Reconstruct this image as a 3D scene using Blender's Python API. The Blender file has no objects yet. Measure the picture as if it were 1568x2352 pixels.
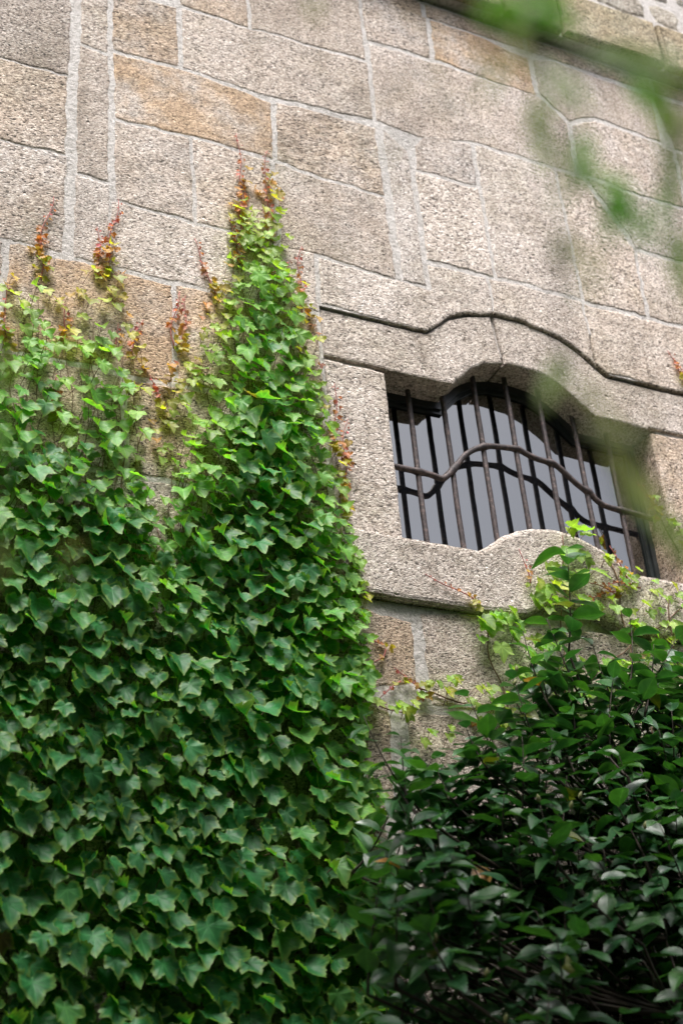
import bpy, bmesh, math, random
import numpy as np
from mathutils import Vector, noise
R = math.radians
random.seed(7); rng = np.random.default_rng(7)
scene = bpy.context.scene
COL = scene.collection

# ------------------------------------------------------------------ camera
CAM = Vector((0.0, -4.2, 1.6)); YAW, PITCH, ROLL = R(27.317), R(30.605), R(-4.976)
fw = Vector((math.sin(YAW)*math.cos(PITCH), math.cos(YAW)*math.cos(PITCH), math.sin(PITCH)))
r0 = Vector((math.cos(YAW), -math.sin(YAW), 0)); u0 = r0.cross(fw)
cr, sr = math.cos(ROLL), math.sin(ROLL)
rt = r0*cr + u0*sr; up = r0*(-sr) + u0*cr
cd = bpy.data.cameras.new('camera'); cam = bpy.data.objects.new('camera', cd); COL.objects.link(cam)
from mathutils import Matrix
M = Matrix((rt, up, -fw)).transposed().to_4x4(); M.translation = CAM
cam.matrix_world = M
cd.sensor_fit = 'VERTICAL'; cd.sensor_height = 36; cd.lens = 50; cd.clip_start = .05; cd.clip_end = 500
cd.dof.use_dof = True; cd.dof.focus_distance = 5.35; cd.dof.aperture_fstop = 2.0
scene.camera = cam
F = 3267.0
def ray(x, y): return fw + rt*((x-784)/F) + up*(-(y-1176)/F)
def at(x, y, Y=0.0):            # point of the plane y=Y seen at the photo position x,y (photo 1568 wide)
    d = ray(x, y); t = (Y-CAM.y)/d.y; return CAM + d*t
def at_dist(x, y, t): return CAM + ray(x, y)*t

# ------------------------------------------------------------------ light
SUN_EL, SUN_AZ = R(65), R(20)    # the sun stands behind and left of the camera, veiled
w = bpy.data.worlds.new('World'); scene.world = w; w.use_nodes = True
nt = w.node_tree; bg = nt.nodes['Background']
sky = nt.nodes.new('ShaderNodeTexSky'); sky.sky_type = 'NISHITA'; sky.sun_disc = False
sky.sun_elevation = SUN_EL; sky.sun_rotation = R(180)+SUN_AZ; sky.air_density = .8; sky.dust_density = 6; sky.ozone_density = 2
hs = nt.nodes.new('ShaderNodeHueSaturation'); hs.inputs['Saturation'].default_value = .45
nt.links.new(sky.outputs[0], hs.inputs['Color']); nt.links.new(hs.outputs[0], bg.inputs[0]); bg.inputs[1].default_value = .15
sl = bpy.data.lights.new('sun', 'SUN'); so = bpy.data.objects.new('sun', sl); COL.objects.link(so)
sl.energy = 2.5; sl.angle = R(26); sl.color = (1, .965, .935)
sd = Vector((-math.sin(SUN_AZ)*math.cos(SUN_EL), -math.cos(SUN_AZ)*math.cos(SUN_EL), math.sin(SUN_EL)))
so.rotation_euler = sd.to_track_quat('Z', 'Y').to_euler()
vs = scene.view_settings; vs.view_transform = 'Standard'; vs.look = 'None'; vs.exposure = 0.95; vs.gamma = 1; vs.use_curve_mapping = False
scene.cycles.max_bounces = 6; scene.cycles.diffuse_bounces = 2

# ------------------------------------------------------------------ materials
def mat(name):
    m = bpy.data.materials.new(name); m.use_nodes = True
    t = m.node_tree; return m, t, t.nodes['Principled BSDF']
def nd(t, ty, **k):
    n = t.nodes.new(ty)
    for a, b in k.items():
        if a in n.inputs: n.inputs[a].default_value = b
        else: setattr(n, a, b)
    return n
def ramp(t, src, stops, interp='LINEAR'):
    n = t.nodes.new('ShaderNodeValToRGB'); e = n.color_ramp.elements; n.color_ramp.interpolation = interp
    while len(e) < len(stops): e.new(.5)
    for q, (p, c) in zip(e, stops): q.position = p; q.color = (*c, 1) if len(c) == 3 else c
    t.links.new(src, n.inputs[0]); return n
def mix(t, fac, a, b, mode='MIX'):
    n = t.nodes.new('ShaderNodeMix'); n.data_type = 'RGBA'; n.blend_type = mode
    for i, v in ((0, fac), (6, a), (7, b)):
        if hasattr(v, 'links'): t.links.new(v, n.inputs[i])
        else: n.inputs[i].default_value = v if i == 0 else (*v, 1)
    return n.outputs[2]
def mth(t, op, a, b=0.0, c=0.0):
    n = t.nodes.new('ShaderNodeMath'); n.operation = op
    for i, v in enumerate((a, b, c)):
        if hasattr(v, 'links'): t.links.new(v, n.inputs[i])
        else: n.inputs[i].default_value = v
    return n.outputs[0]

def granite(name, base_gain=1.0):
    m, t, b = mat(name); L = t.links.new
    tc = t.nodes.new('ShaderNodeNewGeometry'); mp = nd(t, 'ShaderNodeMapping'); L(tc.outputs['Position'], mp.inputs[0])
    mp.inputs['Scale'].default_value = (1, 1, 1.6); mp.inputs['Rotation'].default_value = (0, R(8), 0)
    P = mp.outputs[0]
    wn = nd(t, 'ShaderNodeTexNoise', Scale=60.0, Detail=2.0); L(P, wn.inputs[0])
    wv = t.nodes.new('ShaderNodeVectorMath'); wv.operation = 'MULTIPLY_ADD'; L(wn.outputs['Color'], wv.inputs[0])
    wv.inputs[1].default_value = (.012, .012, .012); L(P, wv.inputs[2]); Q = wv.outputs[0]
    kk = nd(t, 'ShaderNodeAttribute', attribute_name='leaf')
    ks = t.nodes.new('ShaderNodeSeparateXYZ'); L(kk.outputs['Vector'], ks.inputs[0])
    qv = t.nodes.new('ShaderNodeVectorMath'); qv.operation = 'SCALE'; L(Q, qv.inputs[0]); L(mth(t, 'ADD', mth(t, 'MULTIPLY', ks.outputs[0], .45), .8), qv.inputs[3]); Q = qv.outputs[0]
    v1 = nd(t, 'ShaderNodeTexVoronoi', Scale=122.0); L(Q, v1.inputs[0])
    s1 = t.nodes.new('ShaderNodeSeparateColor'); L(v1.outputs['Color'], s1.inputs[0])
    grains = ramp(t, s1.outputs[0], [(0, (.07, .065, .06)), (.08, (.13, .12, .115)), (.16, (.38, .345, .32)), (.45, (.54, .49, .455)), (.74, (.69, .65, .62)), (1, (.97, .95, .93))])
    v2 = nd(t, 'ShaderNodeTexVoronoi', Scale=260.0); L(Q, v2.inputs[0])
    s2 = t.nodes.new('ShaderNodeSeparateColor'); L(v2.outputs['Color'], s2.inputs[0])
    fine = ramp(t, s2.outputs[1], [(0, (.35, .34, .33)), (.25, (.8, .79, .78)), (1, (1.12, 1.1, 1.08))])
    c = mix(t, .75, grains.outputs[0], fine.outputs[0], 'MULTIPLY')
    big = nd(t, 'ShaderNodeTexNoise', Scale=1.7, Detail=4.0, Roughness=.6); L(tc.outputs['Position'], big.inputs[0])
    bm_ = ramp(t, big.outputs[0], [(.3, (.80, .77, .74)), (.5, (1, .98, .96)), (.7, (1.1, 1.09, 1.1))])
    gf = mth(t, 'MULTIPLY', ks.outputs[2], .22); c = mix(t, gf, c, (.50, .46, .43))
    c = mix(t, 1.0, c, bm_.outputs[0], 'MULTIPLY')
    at_ = nd(t, 'ShaderNodeAttribute', attribute_name='tint'); 
    # rusty iron stain: alpha of the tint says how stained this stone is, noise shapes the stain
    st = nd(t, 'ShaderNodeTexNoise', Scale=3.5, Detail=5.0, Roughness=.65); L(tc.outputs['Position'], st.inputs[0])
    sf = mth(t, 'MULTIPLY', ramp(t, st.outputs[0], [(.36, (0, 0, 0)), (.56, (1, 1, 1))]).outputs[0], at_.outputs['Alpha'])
    c = mix(t, sf, c, mix(t, 1.0, c, (1.0, .83, .64), 'MULTIPLY'))
    c = mix(t, 1.0, c, at_.outputs['Color'], 'MULTIPLY')
    # rain streaks and grey-green weathering of the upper courses
    sm = nd(t, 'ShaderNodeMapping'); L(tc.outputs['Position'], sm.inputs[0]); sm.inputs['Scale'].default_value = (7, 7, .7)
    sn = nd(t, 'ShaderNodeTexNoise', Scale=1.0, Detail=5.0, Roughness=.65); L(sm.outputs[0], sn.inputs[0])
    c = mix(t, .55, c, ramp(t, sn.outputs[0], [(.34, (.72, .70, .66)), (.52, (1, 1, 1)), (.7, (1.08, 1.07, 1.07))]).outputs[0], 'MULTIPLY')
    ln = nd(t, 'ShaderNodeTexNoise', Scale=2.3, Detail=6.0, Roughness=.7); L(tc.outputs['Position'], ln.inputs[0])
    lf_ = ramp(t, ln.outputs[0], [(.50, (0, 0, 0)), (.66, (.65, .65, .65))]).outputs[0]
    c = mix(t, lf_, c, mix(t, 1.0, c, (.80, .80, .72), 'MULTIPLY'))
    # lichen and dirt speckle
    dk = nd(t, 'ShaderNodeTexNoise', Scale=38.0, Detail=3.0, Roughness=.7); L(tc.outputs['Position'], dk.inputs[0])
    dl = nd(t, 'ShaderNodeTexNoise', Scale=5.0, Detail=3.0); L(tc.outputs['Position'], dl.inputs[0])
    df = mth(t, 'MULTIPLY', ramp(t, dk.outputs[0], [(.52, (0, 0, 0)), (.62, (1, 1, 1))]).outputs[0], ramp(t, dl.outputs[0], [(.42, (0, 0, 0)), (.62, (.75, .75, .75))]).outputs[0])
    c = mix(t, df, c, mix(t, 1.0, c, (.45, .42, .38), 'MULTIPLY'))
    c = mix(t, 1.0, c, (1.03*base_gain, .992*base_gain, .965*base_gain), 'MULTIPLY')
    L(c, b.inputs['Base Color']); b.inputs['Roughness'].default_value = .85; b.inputs['Specular IOR Level'].default_value = .25
    n2 = nd(t, 'ShaderNodeTexNoise', Scale=70.0, Detail=4.0, Roughness=.7); L(tc.outputs['Position'], n2.inputs[0])
    n3 = nd(t, 'ShaderNodeTexNoise', Scale=9.0, Detail=3.0); L(tc.outputs['Position'], n3.inputs[0])
    h = mth(t, 'ADD', mth(t, 'MULTIPLY', n2.outputs[0], .35), mth(t, 'MULTIPLY', n3.outputs[0], mth(t, 'ADD', mth(t, 'MULTIPLY', ks.outputs[1], 1.8), .7)))
    pt = nd(t, 'ShaderNodeTexNoise', Scale=24.0, Detail=2.0); L(tc.outputs['Position'], pt.inputs[0])
    h = mth(t, 'ADD', h, mth(t, 'MULTIPLY', ramp(t, pt.outputs[0], [(.24, (0, 0, 0)), (.34, (1, 1, 1))]).outputs[0], .9))
    h = mth(t, 'ADD', h, mth(t, 'MULTIPLY', v1.outputs['Distance'], -25.0*.01))
    bp = nd(t, 'ShaderNodeBump', Strength=.8, Distance=.011); L(h, bp.inputs['Height']); L(bp.outputs[0], b.inputs['Normal'])
    return m
M_GRAN = granite('granite')
def mortar_mat():
    m, t, b = mat('lime_mortar'); L = t.links.new
    g = t.nodes.new('ShaderNodeNewGeometry')
    n = nd(t, 'ShaderNodeTexNoise', Scale=14.0, Detail=6.0, Roughness=.7); L(g.outputs['Position'], n.inputs[0])
    c = ramp(t, n.outputs[0], [(.3, (.47, .435, .405)), (.45, (.64, .605, .58)), (.7, (.74, .71, .69))]); L(c.outputs[0], b.inputs['Base Color'])
    b.inputs['Roughness'].default_value = .95
    n2 = nd(t, 'ShaderNodeTexNoise', Scale=55.0, Detail=7.0, Roughness=.75); L(g.outputs['Position'], n2.inputs[0])
    c2 = mix(t, 1.0, c.outputs[0], ramp(t, n2.outputs[0], [(.35, (.55, .53, .5)), (.5, (.95, .94, .93)), (.65, (1.12, 1.1, 1.1))]).outputs[0], 'MULTIPLY'); L(c2, b.inputs['Base Color'])
    bp = nd(t, 'ShaderNodeBump', Strength=1.0, Distance=.014); L(n2.outputs[0], bp.inputs['Height']); L(bp.outputs[0], b.inputs['Normal'])
    return m
M_MORT = mortar_mat()
def iron_mat():
    m, t, b = mat('rusty_iron'); L = t.links.new
    g = t.nodes.new('ShaderNodeNewGeometry')
    n = nd(t, 'ShaderNodeTexNoise', Scale=45.0, Detail=6.0, Roughness=.7); L(g.outputs['Position'], n.inputs[0])
    c = ramp(t, n.outputs[0], [(.32, (.022, .017, .018)), (.5, (.055, .041, .042)), (.6, (.11, .078, .072)), (.72, (.24, .17, .145))]); L(c.outputs[0], b.inputs['Base Color'])
    b.inputs['Roughness'].default_value = .62; b.inputs['Metallic'].default_value = .15
    bp = nd(t, 'ShaderNodeBump', Strength=.8, Distance=.003); L(n.outputs[0], bp.inputs['Height']); L(bp.outputs[0], b.inputs['Normal'])
    return m
M_IRON = iron_mat()
def plain(name, col, rough=.6, spec=.5, ior=1.5, nscale=30.0, var=.25):
    m, t, b = mat(name); L = t.links.new
    g = t.nodes.new('ShaderNodeNewGeometry')
    n = nd(t, 'ShaderNodeTexNoise', Scale=nscale, Detail=4.0); L(g.outputs['Position'], n.inputs[0])
    c = ramp(t, n.outputs[0], [(.3, tuple(v*(1-var) for v in col)), (.7, tuple(v*(1+var) for v in col))]); L(c.outputs[0], b.inputs['Base Color'])
    b.inputs['Roughness'].default_value = rough; b.inputs['Specular IOR Level'].default_value = spec; b.inputs['IOR'].default_value = ior
    return m
M_FRAME = plain('painted_frame', (.03, .036, .038), .3)
M_GLASS, _t, _b = mat('window_glass')
_n = nd(_t, 'ShaderNodeTexNoise', Scale=3.0, Detail=1.0); _g = _t.nodes.new('ShaderNodeNewGeometry'); _t.links.new(_g.outputs['Position'], _n.inputs[0]); _p = nd(_t, 'ShaderNodeBump', Strength=.12, Distance=.01); _t.links.new(_n.outputs[0], _p.inputs['Height']); _t.links.new(_p.outputs[0], _b.inputs['Normal'])
_b.inputs['Base Color'].default_value = (.006, .007, .009, 1); _b.inputs['Roughness'].default_value = .015; _b.inputs['IOR'].default_value = 3.0
M_STEM = plain('vine_stem', (.17, .10, .065), .8)
M_REDSTEM = plain('red_vine_stem', (.33, .09, .08), .6)
M_TWIG = plain('twig_bark', (.05, .036, .026), .75)
M_SOIL = plain('garden_soil', (.035, .028, .02), .95, nscale=4.0)

def leaf_mat(name, transl=.34, rough=.5, spec=.42, rim=(.26, .36, .06), rimf=.6, back=(1.5, 1.55, 1.1), vein=.35, veins=((0.0, 1.0), (.766, .643), (.996, .09))):
    m, t, b = mat(name); L = t.links.new
    tint = nd(t, 'ShaderNodeAttribute', attribute_name='tint'); lf = nd(t, 'ShaderNodeAttribute', attribute_name='leaf')
    sp = t.nodes.new('ShaderNodeSeparateXYZ'); L(lf.outputs['Vector'], sp.inputs[0])
    u, v, rr = sp.outputs; au = mth(t, 'ABSOLUTE', u)
    c = tint.outputs['Color']
    n = nd(t, 'ShaderNodeTexNoise', Scale=55.0, Detail=3.0)
    g = t.nodes.new('ShaderNodeNewGeometry'); L(g.outputs['Position'], n.inputs[0])
    c = mix(t, 1.0, c, ramp(t, n.outputs[0], [(.3, (.8, .84, .8)), (.7, (1.18, 1.14, 1.1))]).outputs[0], 'MULTIPLY')
    rf = mth(t, 'MULTIPLY', ramp(t, rr, [(.72, (0, 0, 0)), (1.0, (1, 1, 1))]).outputs[0], mth(t, 'MULTIPLY', tint.outputs['Alpha'], rimf))
    c = mix(t, rf, c, rim)
    d = None
    for sx, sy in veins:
        q = mth(t, 'ABSOLUTE', mth(t, 'SUBTRACT', mth(t, 'MULTIPLY', au, sy), mth(t, 'MULTIPLY', v, sx)))
        d = q if d is None else mth(t, 'MINIMUM', d, q)
    vf = ramp(t, d, [(0.0, (vein, vein, vein)), (.035, (0, 0, 0))]).outputs[0]
    c = mix(t, vf, c, mix(t, 1.0, c, (2.6, 2.2, 2.2), 'MULTIPLY'))
    c = mix(t, g.outputs['Backfacing'], c, mix(t, 1.0, c, back, 'MULTIPLY'))
    L(c, b.inputs['Base Color']); b.inputs['Roughness'].default_value = rough; b.inputs['Specular IOR Level'].default_value = spec
    bp = nd(t, 'ShaderNodeBump', Strength=.25, Distance=.004); L(mth(t, 'ADD', mth(t, 'MULTIPLY', vf, -1.5), n.outputs[0]), bp.inputs['Height']); L(bp.outputs[0], b.inputs['Normal'])
    tr = t.nodes.new('ShaderNodeBsdfTranslucent'); L(mix(t, 1.0, c, (1.5, 1.7, .6), 'MULTIPLY'), tr.inputs[0])
    ms = t.nodes.new('ShaderNodeMixShader'); ms.inputs[0].default_value = transl
    L(b.outputs[0], ms.inputs[1]); L(tr.outputs[0], ms.inputs[2]); L(ms.outputs[0], t.nodes['Material Output'].inputs[0])
    return m
M_IVY = leaf_mat('ivy_leaf')
M_CAM = leaf_mat('glossy_shrub_leaf', transl=.12, rough=.35, spec=.58, rim=(.10, .20, .04), rimf=.35, back=(2.0, 2.0, 1.5), vein=.3, veins=((0.0, 1.0),))
M_SPR = leaf_mat('sprig_leaf', transl=.55, rough=.5, rim=(.3, .4, .1), rimf=.2, vein=.1, veins=((0.0, 1.0),))
M_WIL = leaf_mat('soft_leaf', transl=.4, rough=.5, rim=(.2, .3, .05), rimf=.2, vein=.2, veins=((0.0, 1.0),))

# ------------------------------------------------------------------ object helpers
def tag(o, label=None, cat=None, group=None, kind=None):
    for k, v in (('label', label), ('category', cat), ('group', group), ('kind', kind)):
        if v: o[k] = v
    return o
WL = {}
def empty(name, loc, label, cat, group=None):
    o = bpy.data.objects.new(name, None); COL.objects.link(o); o.location = loc; o.empty_display_size = .2; WL[o.name] = Vector(loc)
    return tag(o, label, cat, group)
def link(name, me, m, parent=None):
    o = bpy.data.objects.new(name, me); COL.objects.link(o)
    if m: me.materials.append(m)
    if parent: 
        o.parent = parent
        o.matrix_parent_inverse = Matrix.Translation(-WL.get(parent.name, Vector((0, 0, 0))))
    return o

class Acc:                       # collects vertices and faces, with the two colour attributes
    def __init__(s): s.v = []; s.f = []; s.t = []; s.l = []; s.n = 0
    def add(s, V, Fs, tint=(1, 1, 1, 0), leaf=None):
        V = np.asarray(V, float); s.v.append(V)
        s.f += [tuple(i+s.n for i in q) for q in Fs]
        s.t.append(np.tile(np.array(tint, float), (len(V), 1)) if np.ndim(tint) == 1 else np.asarray(tint))
        s.l.append(leaf if leaf is not None else np.zeros((len(V), 3))); s.n += len(V)
    def build(s, name, m, parent=None, smooth=False):
        me = bpy.data.meshes.new(name); V = np.concatenate(s.v)
        me.from_pydata(V.tolist(), [], s.f)
        a = me.attributes.new('tint', 'FLOAT_COLOR', 'POINT'); a.data.foreach_set('color', np.concatenate(s.t).astype(np.float32).ravel())
        a = me.attributes.new('leaf', 'FLOAT_VECTOR', 'POINT'); a.data.foreach_set('vector', np.concatenate(s.l).astype(np.float32).ravel())
        if smooth: me.polygons.foreach_set('use_smooth', [True]*len(me.polygons))
        me.update(); return link(name, me, m, parent)

def tube(acc, pts, rad, n=8, tint=(1, 1, 1, 0), caps=True):
    pts = [Vector(p) for p in pts]; k = len(pts); V = []; Fs = []; a = None
    for i, p in enumerate(pts):
        d = (pts[min(i+1, k-1)]-pts[max(i-1, 0)]).normalized()
        if a is None: a = d.orthogonal().normalized()
        a = (a-d*a.dot(d)).normalized(); b = d.cross(a); r = rad[i] if hasattr(rad, '__len__') else rad
        for j in range(n):
            q = 2*math.pi*j/n; V.append(p+a*(r*math.cos(q))+b*(r*math.sin(q)))
    for i in range(k-1):
        for j in range(n): Fs.append((i*n+j, i*n+(j+1) % n, (i+1)*n+(j+1) % n, (i+1)*n+j))
    if caps: Fs += [tuple(range(n))[::-1], tuple((k-1)*n+j for j in range(n))]
    acc.add([tuple(v) for v in V], Fs, tint)

def resample(poly, step):
    out = []
    for i in range(len(poly)):
        a = np.array(poly[i], float); b = np.array(poly[(i+1) % len(poly)], float); n = max(1, int(np.linalg.norm(b-a)/step+.5))
        out += [tuple(a+(b-a)*k/n) for k in range(n)]
    return out
def area(p): return .5*sum(p[i][0]*p[(i+1) % len(p)][1]-p[(i+1) % len(p)][0]*p[i][1] for i in range(len(p)))
def inset(poly, d):
    n = len(poly); out = []
    for i in range(n):
        p0, p1, p2 = (np.array(poly[(i+k-1) % n]) for k in range(3))
        e1 = (p1-p0)/max(np.linalg.norm(p1-p0), 1e-9); e2 = (p2-p1)/max(np.linalg.norm(p2-p1), 1e-9)
        n1 = np.array((-e1[1], e1[0])); n2 = np.array((-e2[1], e2[0])); q = n1+n2; q /= max(np.linalg.norm(q), 1e-6)
        s = d/max(q@n1, .5); out.append(tuple(p1+q*s))
    return out
def stone(acc, poly, y0, y1, gap=.008, bev=.008, wob=.003, step=.02, tint=(1, 1, 1, 0), back=False):
    if area(poly) < 0: poly = poly[::-1]
    p = resample(poly, step); p = inset(p, gap)
    q = []
    for i, (x, z) in enumerate(p):
        v = noise.noise_vector(Vector((x*14, z*14, y0*3+1.3)))+noise.noise_vector(Vector((x*45, z*45, 5.1)))*.6+noise.noise_vector(Vector((x*3.5, z*3.5, 9.1)))*(.9 if wob > .006 else 0)
        q.append((x+v.x*wob, z+v.y*wob))
    p = q; i1 = inset(p, bev*.45); i2 = inset(p, bev*1.3)
    n = len(p); tilt = random.uniform(-.002, .002), random.uniform(-.002, .002); dy = random.uniform(-.002, .001)
    cx = sum(a for a, _ in p)/n; cz = sum(b for _, b in p)/n
    V = [(x, y1, z) for x, z in p]+[(x, y0+bev, z) for x, z in p]+[(x, y0+bev*.3, z) for x, z in i1]+[(x, y0+dy*.5+tilt[0]*(x-cx)+tilt[1]*(z-cz), z) for x, z in i2]
    Fs = []
    for k in range(3):
        for i in range(n):
            j = (i+1) % n; Fs.append((k*n+i, k*n+j, (k+1)*n+j, (k+1)*n+i))
    Fs.append(tuple(3*n+i for i in range(n)))
    if back: Fs.append(tuple(range(n))[::-1])
    k = random.random(); acc.add(V, Fs, tint, np.tile(np.array((k, random.random(), random.random())), (len(V), 1)))
def box(acc, x0, x1, y0, y1, z0, z1):
    V = [(x, y, z) for x in (x0, x1) for y in (y0, y1) for z in (z0, z1)]
    acc.add(V, [(0, 1, 3, 2), (4, 6, 7, 5), (0, 4, 5, 1), (2, 3, 7, 6), (0, 2, 6, 4), (1, 5, 7, 3)])

# ------------------------------------------------------------------ ground and the wall
gm = bpy.data.meshes.new('ground')
gm.from_pydata([(-150, -150, 0), (150, -150, 0), (150, 150, 0), (-150, 150, 0)], [], [(0, 1, 2, 3)])
tag(link('ground', gm, M_SOIL), kind='structure')

HOOD = [(2.155, 5.41), (2.4, 5.406), (2.67, 5.405), (2.72, 5.455), (2.80, 5.52), (2.90, 5.565), (3.04, 5.598), (3.14, 5.603), (3.25, 5.592), (3.38, 5.555), (3.48, 5.50), (3.56, 5.43), (3.605, 5.395), (3.85, 5.39), (4.08, 5.39)]
SOFF = [(2.445, 5.150), (2.772, 5.152), (2.80, 5.185), (2.86, 5.25), (2.94, 5.305), (3.04, 5.333), (3.14, 5.338), (3.25, 5.325), (3.335, 5.287), (3.42, 5.223), (3.50, 5.148), (3.796, 5.138)]
SILL = [(2.19, 4.325), (2.443, 4.315), (2.752, 4.312), (2.80, 4.34), (2.874, 4.396), (2.95, 4.437), (3.03, 4.461), (3.13, 4.473), (3.22, 4.465), (3.29, 4.444), (3.36, 4.415), (3.44, 4.362), (3.485, 4.322), (3.80, 4.318), (4.07, 4.325)]

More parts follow.
